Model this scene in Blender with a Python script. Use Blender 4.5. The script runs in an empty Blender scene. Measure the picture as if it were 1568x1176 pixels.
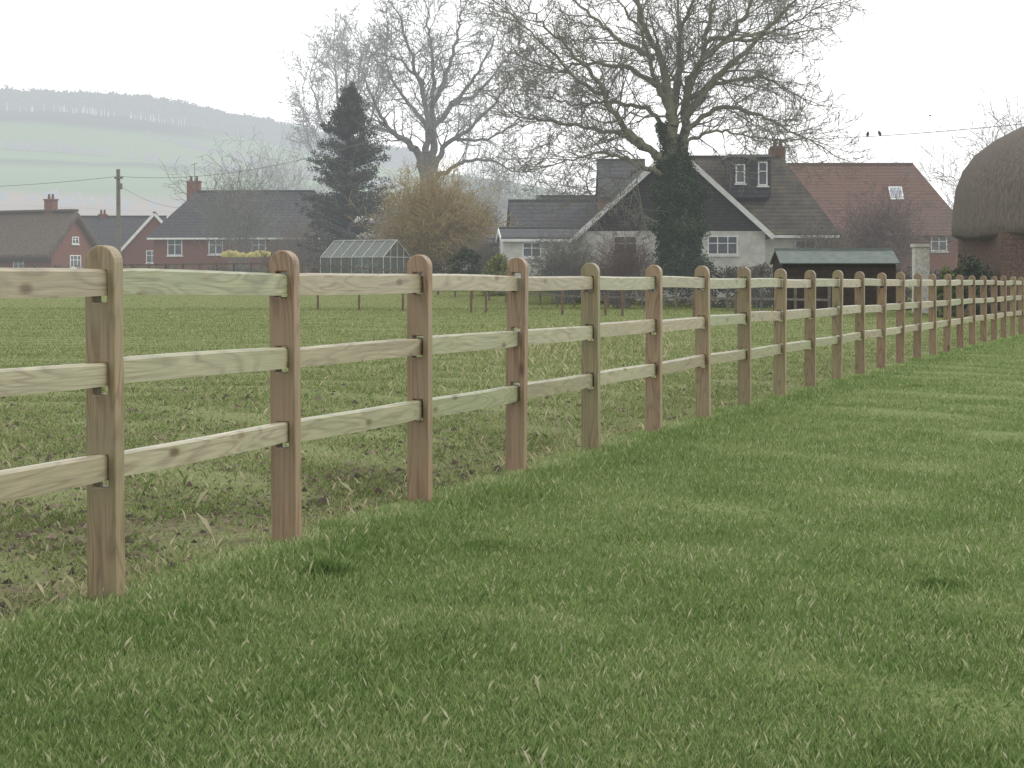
import bpy, math, random
import numpy as np
from mathutils import Vector
random.seed(7); rs=np.random.RandomState(11)
sc=bpy.context.scene
F=3230.0; CX=784.0; HY=433.0; EYE=1.15
# placement helpers: pixel coordinates read off the image -> world metres at distance d
def B(px,d): return (px-CX)/F*d
def Z(py,d): return EYE+(HY-py)/F*d
def W(px,py,d): return (B(px,d),d,Z(py,d))

# ------------------------------------------------------------------ mesh utils
def link(o,parent=None):
    sc.collection.objects.link(o)
    if parent: o.parent=parent
    return o
def empty(name,loc=(0,0,0),rz=0):
    e=bpy.data.objects.new(name,None); e.location=loc; e.rotation_euler=(0,0,rz); e.empty_display_size=.3
    return link(e)
def fast(name,v,f,mat,tint=None,parent=None,smooth=False):
    v=np.asarray(v,dtype=np.float32); f=np.asarray(f,dtype=np.int32); k=f.shape[1]
    me=bpy.data.meshes.new(name)
    me.vertices.add(len(v)); me.vertices.foreach_set("co",v.ravel())
    me.loops.add(f.size); me.loops.foreach_set("vertex_index",f.ravel())
    me.polygons.add(len(f)); me.polygons.foreach_set("loop_start",np.arange(0,f.size,k,dtype=np.int32))
    if smooth: me.polygons.foreach_set("use_smooth",np.ones(len(f),dtype=bool))
    me.update(calc_edges=True)
    if tint is not None:
        a=me.attributes.new("tint",'FLOAT','POINT'); a.data.foreach_set("value",np.asarray(tint,dtype=np.float32))
    me.materials.append(mat)
    return link(bpy.data.objects.new(name,me),parent)
def poly(name,v,f,mat,parent=None,smooth=False):
    me=bpy.data.meshes.new(name); me.from_pydata([tuple(map(float,a)) for a in v],[],f); me.update()
    if smooth:
        for p in me.polygons: p.use_smooth=True
    me.materials.append(mat)
    return link(bpy.data.objects.new(name,me),parent)
class Acc:
    def __init__(s): s.v=[]; s.f=[]
    def box(s,x0,x1,y0,y1,z0,z1):
        n=len(s.v); s.v+=[(x0,y0,z0),(x1,y0,z0),(x1,y1,z0),(x0,y1,z0),(x0,y0,z1),(x1,y0,z1),(x1,y1,z1),(x0,y1,z1)]
        s.f+=[tuple(n+i for i in q) for q in ((0,3,2,1),(4,5,6,7),(0,1,5,4),(1,2,6,5),(2,3,7,6),(3,0,4,7))]
    def beam(s,a,b,w,h):
        a=Vector(a);b=Vector(b);d=(b-a).normalized(); up=Vector((0,0,1))
        if abs(d.z)>.99: up=Vector((0,1,0))
        r=d.cross(up).normalized(); u=r.cross(d).normalized(); n=len(s.v)
        for p in (a,b):
            for i,j in ((-1,-1),(1,-1),(1,1),(-1,1)): s.v.append(tuple(p+r*i*w/2+u*j*h/2))
        s.f+=[tuple(n+i for i in q) for q in ((0,1,2,3),(7,6,5,4),(0,4,5,1),(1,5,6,2),(2,6,7,3),(3,7,4,0))]
    def make(s,name,mat,parent=None): return poly(name,s.v,s.f,mat,parent)
def segmesh(name,segs,mat,sides=3,parent=None,tint=None):
    S=np.asarray(segs,dtype=np.float64); a=S[:,0:3]; b=S[:,3:6]; r0=S[:,6]; r1=S[:,7]
    d=b-a; d/=np.linalg.norm(d,axis=1)[:,None]+1e-9
    ref=np.where(np.abs(d[:,2:3])>.9,np.array([[1.,0,0]]),np.array([[0,0,1.]]))
    u=np.cross(d,ref); u/=np.linalg.norm(u,axis=1)[:,None]; w=np.cross(d,u); n=len(S)
    V=np.zeros((n,2,sides,3))
    for k in range(sides):
        t=2*math.pi*k/sides; o=u*math.cos(t)+w*math.sin(t)
        V[:,0,k]=a+o*r0[:,None]; V[:,1,k]=b+d*(r1[:,None]*.3)+o*r1[:,None]
    base=(np.arange(n)*2*sides)[:,None]; fs=[]
    for k in range(sides):
        k2=(k+1)%sides; fs.append(base+np.array([[k,k2,sides+k2,sides+k]]))
    t=None
    if tint is not None: t=np.repeat(np.asarray(tint),2*sides)
    return fast(name,V.reshape(-1,3),np.concatenate(fs),mat,t,parent,smooth=sides>4)

# ------------------------------------------------------------------ materials
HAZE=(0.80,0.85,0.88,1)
def N(nt,t,**kw):
    n=nt.nodes.new(t)
    for k,v in kw.items():
        if k in n.inputs.keys(): n.inputs[k].default_value=v
        else: setattr(n,k,v)
    return n
def newmat(name):
    m=bpy.data.materials.new(name); m.use_nodes=True; nt=m.node_tree
    try: m.cycles.emission_sampling='NONE'
    except Exception: pass
    p=nt.nodes["Principled BSDF"]; return m,nt,p,nt.nodes["Material Output"]
def haze(nt,p,out,h):  # painted aerial haze: pale glow mixed into the material by a fixed share
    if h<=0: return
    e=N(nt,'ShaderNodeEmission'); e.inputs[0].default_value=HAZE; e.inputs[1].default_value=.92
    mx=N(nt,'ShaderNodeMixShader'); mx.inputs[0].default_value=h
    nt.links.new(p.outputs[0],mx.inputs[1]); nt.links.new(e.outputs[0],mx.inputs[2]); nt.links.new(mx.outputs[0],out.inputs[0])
def ramp(nt,stops,src):
    r=N(nt,'ShaderNodeValToRGB'); e=r.color_ramp.elements
    while len(e)<len(stops): e.new(.5)
    for i,(p,c) in enumerate(stops): e[i].position=p; e[i].color=(*c,1)
    nt.links.new(src,r.inputs[0]); return r
def M(name,a,b,scale=3,rough=.85,h=0,stretch=(1,1,1),bump=.0,detail=5,c=None,lo=.35,hi=.65,rows=0):
    m,nt,p,out=newmat(name); tc=N(nt,'ShaderNodeTexCoord'); mp=N(nt,'ShaderNodeMapping'); mp.inputs['Scale'].default_value=stretch
    nt.links.new(tc.outputs['Object'],mp.inputs[0]); nz=N(nt,'ShaderNodeTexNoise',Scale=scale,Detail=detail,Roughness=.65)
    nt.links.new(mp.outputs[0],nz.inputs['Vector'])
    st=[(lo,a),(hi,b)] if c is None else [(lo,a),((lo+hi)/2,b),(hi,c)]
    r=ramp(nt,st,nz.outputs[0]); col=r.outputs[0]
    if rows:
        wv=N(nt,'ShaderNodeTexWave',bands_direction='Z',Scale=rows,Distortion=.6,Detail=2.0); nt.links.new(tc.outputs['Object'],wv.inputs['Vector'])
        mx=N(nt,'ShaderNodeMix',data_type='RGBA',blend_type='MULTIPLY'); mx.inputs[0].default_value=.35
        nt.links.new(col,mx.inputs[6]); nt.links.new(wv.outputs[0],mx.inputs[7]); col=mx.outputs[2]
    nt.links.new(col,p.inputs['Base Color']); p.inputs['Roughness'].default_value=rough
    p.inputs['Specular IOR Level'].default_value=.25
    if bump>0:
        bp=N(nt,'ShaderNodeBump',Strength=bump,Distance=.05); nt.links.new(nz.outputs[0],bp.inputs['Height']); nt.links.new(bp.outputs[0],p.inputs['Normal'])
    haze(nt,p,out,h); return m
def Mtint(name,stops,h=0,rough=.7,nscale=.5,namp=.35,trans=0):
    m,nt,p,out=newmat(name); at=N(nt,'ShaderNodeAttribute',attribute_name="tint")
    g=N(nt,'ShaderNodeNewGeometry'); nz=N(nt,'ShaderNodeTexNoise',Scale=nscale,Detail=4.0); nt.links.new(g.outputs['Position'],nz.inputs['Vector'])
    s=N(nt,'ShaderNodeMath',operation='SUBTRACT'); nt.links.new(nz.outputs[0],s.inputs[0]); s.inputs[1].default_value=.5
    mu=N(nt,'ShaderNodeMath',operation='MULTIPLY_ADD'); nt.links.new(s.outputs[0],mu.inputs[0]); mu.inputs[1].default_value=namp*2; nt.links.new(at.outputs['Fac'],mu.inputs[2])
    r=ramp(nt,stops,mu.outputs[0]); nt.links.new(r.outputs[0],p.inputs['Base Color'])
    p.inputs['Roughness'].default_value=rough; p.inputs['Specular IOR Level'].default_value=.25
    if trans>0:
        tl=N(nt,'ShaderNodeBsdfTranslucent'); nt.links.new(r.outputs[0],tl.inputs[0]); mx=N(nt,'ShaderNodeMixShader'); mx.inputs[0].default_value=trans
        nt.links.new(p.outputs[0],mx.inputs[1]); nt.links.new(tl.outputs[0],mx.inputs[2]); nt.links.new(mx.outputs[0],out.inputs[0])
    haze(nt,p,out,h); return m

def woodmat(name,c0,c1,c2,axis,tones,rough):
    m,nt,p,out=newmat(name); tc=N(nt,'ShaderNodeTexCoord'); oi=N(nt,'ShaderNodeObjectInfo')
    off=N(nt,'ShaderNodeVectorMath',operation='ADD'); sc_=N(nt,'ShaderNodeMath',operation='MULTIPLY'); sc_.inputs[1].default_value=37.
    nt.links.new(oi.outputs['Random'],sc_.inputs[0]); nt.links.new(tc.outputs['Object'],off.inputs[0]); nt.links.new(sc_.outputs[0],off.inputs[1])
    mp=N(nt,'ShaderNodeMapping'); s=[7,7,7]; s[axis]=.7; mp.inputs['Scale'].default_value=s
    nt.links.new(off.outputs[0],mp.inputs[0])
    n1=N(nt,'ShaderNodeTexNoise',Scale=1.0,Detail=2.0,Distortion=.5); nt.links.new(mp.outputs[0],n1.inputs['Vector'])
    mul=N(nt,'ShaderNodeMath',operation='MULTIPLY'); mul.inputs[1].default_value=13.; nt.links.new(n1.outputs[0],mul.inputs[0])
    fr=N(nt,'ShaderNodeMath',operation='PINGPONG'); fr.inputs[1].default_value=.5; nt.links.new(mul.outputs[0],fr.inputs[0])
    r=ramp(nt,[(0,c0),(.3,c1),(.5,c1)],fr.outputs[0])
    mp2=N(nt,'ShaderNodeMapping'); s=[160,160,160]; s[axis]=5; mp2.inputs['Scale'].default_value=s; nt.links.new(off.outputs[0],mp2.inputs[0])
    n2=N(nt,'ShaderNodeTexNoise',Scale=1.0,Detail=2.0); nt.links.new(mp2.outputs[0],n2.inputs['Vector'])
    r2=ramp(nt,[(.3,(.74,.74,.74)),(.7,(1.12,1.12,1.12))],n2.outputs[0])
    mx=N(nt,'ShaderNodeMix',data_type='RGBA',blend_type='MULTIPLY'); mx.inputs[0].default_value=1; nt.links.new(r.outputs[0],mx.inputs[6]); nt.links.new(r2.outputs[0],mx.inputs[7])
    n3=N(nt,'ShaderNodeTexNoise',Scale=3.0,Detail=5.0,Roughness=.7); nt.links.new(off.outputs[0],n3.inputs['Vector'])
    r3=ramp(nt,[(.40,(0,0,0)),(.64,(1,1,1))],n3.outputs[0])
    m3=N(nt,'ShaderNodeMath',operation='MULTIPLY'); m3.inputs[1].default_value=.75; nt.links.new(r3.outputs[0],m3.inputs[0])
    mx2=N(nt,'ShaderNodeMix',data_type='RGBA'); nt.links.new(m3.outputs[0],mx2.inputs[0]); nt.links.new(mx.outputs[2],mx2.inputs[6]); mx2.inputs[7].default_value=(*c2,1)
    rt=ramp(nt,tones,oi.outputs['Random'])
    mx3=N(nt,'ShaderNodeMix',data_type='RGBA',blend_type='MULTIPLY'); mx3.inputs[0].default_value=1; nt.links.new(mx2.outputs[2],mx3.inputs[6]); nt.links.new(rt.outputs[0],mx3.inputs[7])
    mp4=N(nt,'ShaderNodeMapping'); s=[7,7,7]; s[axis]=2.6; mp4.inputs['Scale'].default_value=s; nt.links.new(off.outputs[0],mp4.inputs[0])
    vo=N(nt,'ShaderNodeTexVoronoi',Scale=1.0); nt.links.new(mp4.outputs[0],vo.inputs['Vector'])
    rk=ramp(nt,[(.06,(.32,.24,.19)),(.11,(.65,.54,.46)),(.17,(1,1,1))],vo.outputs['Distance'])
    mx4=N(nt,'ShaderNodeMix',data_type='RGBA',blend_type='MULTIPLY'); mx4.inputs[0].default_value=.85; nt.links.new(mx3.outputs[2],mx4.inputs[6]); nt.links.new(rk.outputs[0],mx4.inputs[7])
    nt.links.new(mx4.outputs[2],p.inputs['Base Color']); p.inputs['Roughness'].default_value=rough; p.inputs['Specular IOR Level'].default_value=.6
    bp=N(nt,'ShaderNodeBump',Strength=.2,Distance=.002); nt.links.new(n2.outputs[0],bp.inputs['Height']); nt.links.new(bp.outputs[0],p.inputs['Normal'])
    return m
m_post=woodmat("post_timber",(.155,.105,.068),(.265,.19,.125),(.225,.19,.125),2,[(0,(1.06,.97,.90)),(.35,(.86,.78,.73)),(.7,(.90,1.0,.82)),(1,(1.12,1.05,.98))],.48)
m_rail=woodmat("rail_timber",(.21,.18,.13),(.34,.31,.225),(.265,.26,.185),0,[(0,(1.05,1.0,.92)),(.3,(.86,.80,.74)),(.65,(.85,.95,.78)),(1,(1.12,1.1,1.05))],.33)

# ------------------------------------------------------------------ fence line
PX=[163,439,643,790,905,1001,1077,1142,1196,1242,1282,1317,1350,1379,1405,1428,1450,1470,1488,1506,1522,1537,1551,1564]
PD=[1.3*F*(.001818+.000411*n) for n in range(len(PX))]
posts=[(B(x,d),d) for x,d in zip(PX,PD)]
xs=np.array([p[0] for p in posts]); ys=np.array([p[1] for p in posts])
co=np.polyfit(ys,xs,3); 
def fx(y): 
    return np.polyval(co,np.clip(y,7,48))+(np.minimum(y,7)-7)*.27+(np.maximum(y,48)-48)*float(np.polyval(np.polyder(co),48))
dy=1.3*F*.000411
allY=[PD[0]-2*dy,PD[0]-dy]+PD+[PD[-1]+dy*k for k in range(1,14)]
fence=[(float(fx(y)) if not(PD[0]-.01<=y<=PD[6]+.01) else B(PX[PD.index(y)],y),y) for y in allY]
fence_root=empty("post_and_rail_fence")
RZ=[.485,.818,1.15]
def post_mesh():
    hw=.06; ht=.036; hx=.028; v=[];f=[]
    zs=[-.2]
    for z in RZ: zs+=[z-.060,z+.053]
    zs.append(1.235)
    def q(*pts):
        n=len(v); v.extend(pts); f.append(tuple(range(n,n+len(pts))))
    for i in range(len(zs)-1):
        z0,z1=zs[i],zs[i+1]; hole=(i%2==1)
        spans=[(-hw,-hx),(hx,hw)] if hole else [(-hw,-hx),(-hx,hx),(hx,hw)]
        for (x0,x1) in spans:
            q((x0,-ht,z0),(x1,-ht,z0),(x1,-ht,z1),(x0,-ht,z1)); q((x1,ht,z0),(x0,ht,z0),(x0,ht,z1),(x1,ht,z1))
        q((hw,-ht,z0),(hw,ht,z0),(hw,ht,z1),(hw,-ht,z1)); q((-hw,ht,z0),(-hw,-ht,z0),(-hw,-ht,z1),(-hw,ht,z1))
        if hole:
            q((-hx,-ht,z0),(-hx,ht,z0),(-hx,ht,z1),(-hx,-ht,z1)); q((hx,ht,z0),(hx,-ht,z0),(hx,-ht,z1),(hx,ht,z1))
            q((-hx,-ht,z0),(hx,-ht,z0),(hx,ht,z0),(-hx,ht,z0)); q((-hx,ht,z1),(hx,ht,z1),(hx,-ht,z1),(-hx,-ht,z1))
    arc=[(hw*math.cos(t),1.235+.062*math.sin(t)) for t in np.linspace(0,math.pi,13)]
    pf=[(-hx,-ht,1.235),(hx,-ht,1.235)]+[(x,-ht,z) for x,z in arc]
    q(*pf); q(*[(x,ht,z) for x,_,z in pf][::-1])
    for (xa,za),(xb,zb) in zip(arc[:-1],arc[1:]): q((xa,-ht,za),(xa,ht,za),(xb,ht,zb),(xb,-ht,zb))
    me=bpy.data.meshes.new("fence_post"); me.from_pydata(v,[],f); 
    import bmesh
    bm=bmesh.new(); bm.from_mesh(me); bmesh.ops.remove_doubles(bm,verts=bm.verts,dist=.0005); bmesh.ops.recalc_face_normals(bm,faces=bm.faces); bm.to_mesh(me); bm.free()
    me.materials.append(m_post); return me
pm=post_mesh()
def heading(i):
    a=fence[max(0,i-1)]; b=fence[min(len(fence)-1,i+1)]; return math.atan2(b[1]-a[1],b[0]-a[0])
for i,(x,y) in enumerate(fence):
    o=bpy.data.objects.new("post",pm); o.location=(x,y,random.uniform(-.012,.008)); o.rotation_euler=(random.uniform(-.008,.008),random.uniform(-.01,.01),heading(i)-math.pi/2+random.uniform(-.03,.03))
    bv=o.modifiers.new("b",'BEVEL'); bv.width=.006; bv.segments=2; bv.limit_method='ANGLE'; bv.angle_limit=math.radians(40)
    link(o,fence_root)
for i in range(len(fence)-1):
    a=Vector((*fence[i],0)); b=Vector((*fence[i+1],0)); L=(b-a).length; ang=math.atan2(b.y-a.y,b.x-a.x)
    for k,z in enumerate(RZ):
        hh=.048+random.uniform(-.004,.003); th=.021; ch=random.uniform(.008,.012)
        n=7; v=[];f=[]
        ph=random.uniform(0,6); amp=random.uniform(0,.006)
        for j in range(n):
            t=j/(n-1); xx=-L/2-.012+t*(L+.024); bow=amp*math.sin(t*3.1+ph); yb=amp*.8*math.sin(t*3.1+ph*2)*(0<j<n-1)
            tap=1.0 if 0<j<n-1 else .93; e_=tap*hh
            # sawn section with planed-off top arrises
            v+=[(xx,-th+yb,-e_+bow),(xx,th+yb,-e_+bow),(xx,th+yb,e_-ch+bow),(xx,th-ch*.8+yb,e_+bow),(xx,-th+ch*.8+yb,e_+bow),(xx,-th+yb,e_-ch+bow)]
        for j in range(n-1):
            for s in range(6): f.append((j*6+s,(j+1)*6+s,(j+1)*6+(s+1)%6,j*6+(s+1)%6))
        f+=[(0,1,2,3,4,5),tuple(n*6-1-q for q in range(6))]
        f=[tuple(reversed(q)) for q in f]
        o=poly("rail",v,f,m_rail,fence_root)
        z0=z+random.uniform(-.006,.006); dz=random.uniform(-.006,.006)
        o.location=((a.x+b.x)/2,(a.y+b.y)/2,z0); o.rotation_euler=(0,dz,ang)

# ------------------------------------------------------------------ ground
def gz(y):
    t=np.clip((np.asarray(y,float)-96)/26,0,1); return 1.2*t*t*(3-2*t)
yy=np.concatenate([np.linspace(-6,3,6),np.linspace(3.5,60,300),np.linspace(61,140,70),np.linspace(150,600,20),[900,1500,2500,5000]])
oo=np.concatenate([-np.geomspace(3000,6,26),np.linspace(-5.8,5.8,160),np.geomspace(6,3000,26)])
YY,OO=np.meshgrid(yy,oo,indexing='ij')
XX=fx(YY)+OO
un=.012*np.sin(XX*1.7+np.sin(YY*.9)*1.3)*np.cos(YY*1.1+XX*.4)+.01*np.sin(XX*4.1+YY*2.7)
ZZ=gz(YY)+un*(YY<90)-.01
nv=len(yy); nc=len(oo)
idx=np.arange(nv*nc).reshape(nv,nc)
fq=np.stack([idx[:-1,:-1],idx[:-1,1:],idx[1:,1:],idx[1:,:-1]],-1).reshape(-1,4)
m,nt,p,out=newmat("field_ground")
at=N(nt,'ShaderNodeAttribute',attribute_name="tint"); g=N(nt,'ShaderNodeNewGeometry')
def noise(s,d=6.,dist=0.):
    n=N(nt,'ShaderNodeTexNoise',Scale=s,Detail=d,Roughness=.65,Distortion=dist); nt.links.new(g.outputs['Position'],n.inputs['Vector']); return n
nA=noise(.45); nB=noise(9.); nC=noise(45.,3.)
right=ramp(nt,[(.3,(.10,.125,.045)),(.5,(.15,.185,.07)),(.7,(.21,.235,.105))],nC.outputs[0])
mud=ramp(nt,[(.3,(.065,.048,.032)),(.5,(.125,.098,.065)),(.72,(.21,.175,.12))],nC.outputs[0])
grs=ramp(nt,[(.3,(.115,.135,.055)),(.7,(.21,.23,.105))],nC.outputs[0])
sx=N(nt,'ShaderNodeSeparateXYZ'); nt.links.new(g.outputs['Position'],sx.inputs[0])
far=N(nt,'ShaderNodeMapRange'); nt.links.new(sx.outputs['Y'],far.inputs[0]); far.inputs[1].default_value=10; far.inputs[2].default_value=30; far.inputs[3].default_value=-.03; far.inputs[4].default_value=.3
ad=N(nt,'ShaderNodeMath',operation='ADD'); nt.links.new(nA.outputs[0],ad.inputs[0]); nt.links.new(far.outputs[0],ad.inputs[1])
nb2=N(nt,'ShaderNodeMath',operation='MULTIPLY_ADD'); nt.links.new(nB.outputs[0],nb2.inputs[0]); nb2.inputs[1].default_value=.8; nt.links.new(ad.outputs[0],nb2.inputs[2])
msk=ramp(nt,[(.70,(0,0,0)),(.90,(1,1,1))],nb2.outputs[0])
lf=N(nt,'ShaderNodeMix',data_type='RGBA'); nt.links.new(msk.outputs[0],lf.inputs[0]); nt.links.new(mud.outputs[0],lf.inputs[6]); nt.links.new(grs.outputs[0],lf.inputs[7])
ns=N(nt,'ShaderNodeMath',operation='MULTIPLY_ADD'); nt.links.new(nB.outputs[0],ns.inputs[0]); ns.inputs[1].default_value=.5; nt.links.new(at.outputs['Fac'],ns.inputs[2])
sm=ramp(nt,[(.65,(0,0,0)),(.85,(1,1,1))],ns.outputs[0])
al=N(nt,'ShaderNodeMix',data_type='RGBA'); nt.links.new(sm.outputs[0],al.inputs[0]); nt.links.new(lf.outputs[2],al.inputs[6]); nt.links.new(right.outputs[0],al.inputs[7])
nt.links.new(al.outputs[2],p.inputs['Base Color']); p.inputs['Roughness'].default_value=.95; p.inputs['Specular IOR Level'].default_value=.1
bp=N(nt,'ShaderNodeBump',Strength=.8,Distance=.04); nt.links.new(nB.outputs[0],bp.inputs['Height']); nt.links.new(bp.outputs[0],p.inputs['Normal'])
side=np.clip((OO+.15)/.3*.5+.25,0,1)
fast("ground",np.stack([XX,YY,ZZ],-1).reshape(-1,3),fq,m,side.ravel(),smooth=True)

# ------------------------------------------------------------------ grass
def blades(name,X,Y,h,w,tint,mat,lean=.5,z0=None):
    n=len(X); a=rs.uniform(0,2*math.pi,n); ca,sa=np.cos(a),np.sin(a)
    la=rs.uniform(0,2*math.pi,n); l=h*rs.uniform(.1,1,n)*lean
    lx,ly=np.cos(la)*l,np.sin(la)*l; zb=gz(Y)-.012 if z0 is None else z0
    V=np.zeros((n,4,3))
    V[:,0]=np.stack([X-ca*w/2,Y-sa*w/2,zb],-1); V[:,1]=np.stack([X+ca*w/2,Y+sa*w/2,zb],-1)
    mx,my=X+lx*.4,Y+ly*.4
    V[:,2]=np.stack([mx+ca*w*.4,my+sa*w*.4,zb+h*.62],-1); V[:,3]=np.stack([X+lx,Y+ly,zb+h*.62+h*.38*(1-lean*.4)],-1)
    i=(np.arange(n)*4)[:,None]
    Fq=np.concatenate([i+np.array([[0,1,2]]),i+np.array([[0,2,3]])])
    t=np.repeat(tint,4).reshape(n,4); t[:,:2]-=.04
    return fast(name,V.reshape(-1,3),Fq,mat,t.ravel())
gst=[(0,(.07,.12,.035)),(.25,(.13,.20,.06)),(.5,(.205,.285,.10)),(.68,(.29,.355,.15)),(.82,(.42,.43,.25)),(1,(.55,.52,.36))]
m_grass=Mtint("turf_blades",gst,nscale=1.3,namp=.24,trans=.45)
def sample(n,d0,d1,half=.30):
    d=d0*(d1/d0)**rs.rand(n); u=rs.uniform(-half,half,n); return u*d,d
X,Y=sample(1600000,4.4,80,.28)
k=(X-fx(Y))>rs.normal(-.03,.09,len(X)); X,Y=X[k],Y[k]
lowf=np.sin(X*2.3+np.sin(Y*1.7)*1.5)*np.sin(Y*1.9+X*.7)+.6*np.sin(X*5.9+Y*3.1)*np.cos(Y*5.3-X*2.1)
off=X-fx(Y); strip=np.exp(-((off-.3)/.35)**2)
h=(rs.gamma(6,.0033,len(X))+.008)*(1+.10*lowf+.4*strip); w=.0017*(Y/6)**.7*rs.uniform(.7,1.4,len(X))
t=rs.normal(.42,.17,len(X))+(rs.rand(len(X))<.12)*.36-.02*lowf-.04*strip+.16*np.exp(-(off/.13)**2)
blades("grass",X,Y,h,w,t,m_grass,.6)
TX=[];TY=[];TH=[];TT=[]
def tuft(px,py,r,n,hh,t0):
    d=EYE*F/(py-HY); x=B(px,d); q=rs.normal(0,r,(n,2)); TX.append(x+q[:,0]); TY.append(d+q[:,1]*1.2); TH.append(hh*np.exp(-(q**2).sum(1)/(2*r*r)*.5)*rs.uniform(.6,1.2,n)); TT.append(rs.normal(t0,.09,n))
tuft(500,880,.07,1100,.08,.18); tuft(1440,900,.08,1100,.05,.18); tuft(740,838,.12,900,.045,.22); tuft(700,812,.1,600,.04,.25); tuft(1080,1020,.1,500,.03,.22)
for _ in range(110):
    d=rs.uniform(5,26); x=rs.uniform(-.2,.26)*d
    if x>fx(d)+.1: tuft(CX+x/d*F,HY+EYE*F/d,rs.uniform(.03,.1),int(rs.uniform(120,320)),rs.uniform(.022,.036),rs.uniform(.2,.62))
for _ in range(60):
    y=rs.uniform(6,40); tuft(CX+(fx(y)+rs.uniform(-.03,.12))/y*F,HY+EYE*F/y,.06,160,rs.uniform(.035,.07),rs.uniform(.3,.75))
TX=np.concatenate(TX);TY=np.concatenate(TY)
blades("grass_tufts",TX,TY,np.concatenate(TH),.0021*(TY/6)**.6*np.ones(len(TX)),np.concatenate(TT),m_grass,.6)
m_pad=Mtint("paddock_blades",[(0,(.085,.105,.035)),(.3,(.13,.18,.055)),(.55,(.205,.255,.095)),(.75,(.32,.32,.165)),(1,(.50,.45,.30))],nscale=.7,namp=.3,trans=.35)
X,Y=sample(1050000,5.2,115,.28)
nz_=np.sin(X*3.1+np.sin(Y*2.2)*2)*np.cos(Y*1.3-X*1.2)+.7*np.sin(X*8.3+Y*4.9)*np.sin(Y*6.7-X*3.3)+.6*np.sin(X*19+Y*4)*np.sin(Y*15+X*3)
dens=np.clip(.42+.28*nz_+np.clip((Y-9)/16,0,1)*.4,.08,1)
dens=np.where(X>fx(Y)-.4,np.maximum(dens,.6),dens)
k=((X-fx(Y))<rs.normal(-.03,.06,len(X)))&(rs.rand(len(X))<dens); X,Y=X[k],Y[k]
straw=np.exp(-((X/Y*F+CX-870)/170)**2)*np.exp(-((Y-40)/14)**2)
tall=(rs.rand(len(X))<.03+.22*straw)
h=(rs.gamma(4,.0045,len(X))+.005)*(1+tall*(1.2+2.6*straw))*(1+Y/160); w=.0022*(Y/6)**.7*rs.uniform(.7,1.5,len(X))
t=rs.normal(.42,.16,len(X))+(rs.rand(len(X))<.10)*.35+tall*.25+.2*np.exp(-((X-fx(Y)+.2)/.2)**2)
blades("paddock_grass",X,Y,h,w,t,m_pad,.9)
m_clod=Mtint("mud_clods",[(0,(.025,.018,.012)),(.5,(.075,.055,.036)),(1,(.20,.155,.11))],nscale=2,namp=.2)
n=36000; d=5.2*(38/5.2)**rs.rand(n); x=rs.uniform(-.3,.2,n)*d; k=(x<fx(d)-.15)&(rs.rand(n)<np.clip(1.3-d/28,.05,1)); x,d=x[k],d[k]; n=len(x)
s=rs.gamma(2.0,.0055,n)+.004
base=np.array([[1,0,0],[-.5,.87,0],[-.5,-.87,0],[0,0,.6]])
V=base[None]*s[:,None,None]*(1+rs.uniform(-.4,.4,(n,4,3))); a=rs.uniform(0,6.28,n)
Vr=V.copy(); Vr[:,:,0]=V[:,:,0]*np.cos(a)[:,None]-V[:,:,1]*np.sin(a)[:,None]; Vr[:,:,1]=V[:,:,0]*np.sin(a)[:,None]+V[:,:,1]*np.cos(a)[:,None]
Vr+=np.stack([x,d,np.full(n,-.004)],-1)[:,None]
i=(np.arange(n)*4)[:,None]
fast("mud_clods",Vr.reshape(-1,3),np.concatenate([i+np.array([[0,1,3]]),i+np.array([[1,2,3]]),i+np.array([[2,0,3]])]),m_clod,np.repeat(rs.rand(n),4))

# ------------------------------------------------------------------ trees
def nrm(v):
    l=math.sqrt(v[0]**2+v[1]**2+v[2]**2)+1e-9; return (v[0]/l,v[1]/l,v[2]/l)
def branch(S,p,d,L,r,lv,mx,cfg):
    R=random; n=max(2,int(L/cfg['sl'][lv])); st=L/n; rr=r
    for i in range(n):
        t=(i+1)/n; wb=cfg['wob']
        d=nrm((d[0]+R.gauss(0,wb),d[1]+R.gauss(0,wb),d[2]+R.gauss(0,wb)+cfg['up'][lv]))
        q=(p[0]+d[0]*st,p[1]+d[1]*st,p[2]+d[2]*st); r2=max(r*(1-.8*t),cfg['rmin'])
        S.append((*p,*q,rr,r2)); p=q; rr=r2
        if lv<mx and (i>0 or n<3):
            k=cfg['kids'][lv]; c=int(k)+(R.random()<k-int(k))
            for _ in range(c):
                rnd=nrm((R.gauss(0,1),R.gauss(0,1),R.gauss(0,1)))
                dot=sum(a*b for a,b in zip(rnd,d)); pr=nrm(tuple(a-dot*b for a,b in zip(rnd,d)))
                an=R.uniform(.5,1.1); cd=tuple(d[j]*math.cos(an)+pr[j]*math.sin(an) for j in range(3))
                branch(S,p,cd,L*R.uniform(.38,.62)*(1.1-.45*t),max(rr*.62,cfg['rmin']),lv+1,mx,cfg)
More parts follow.
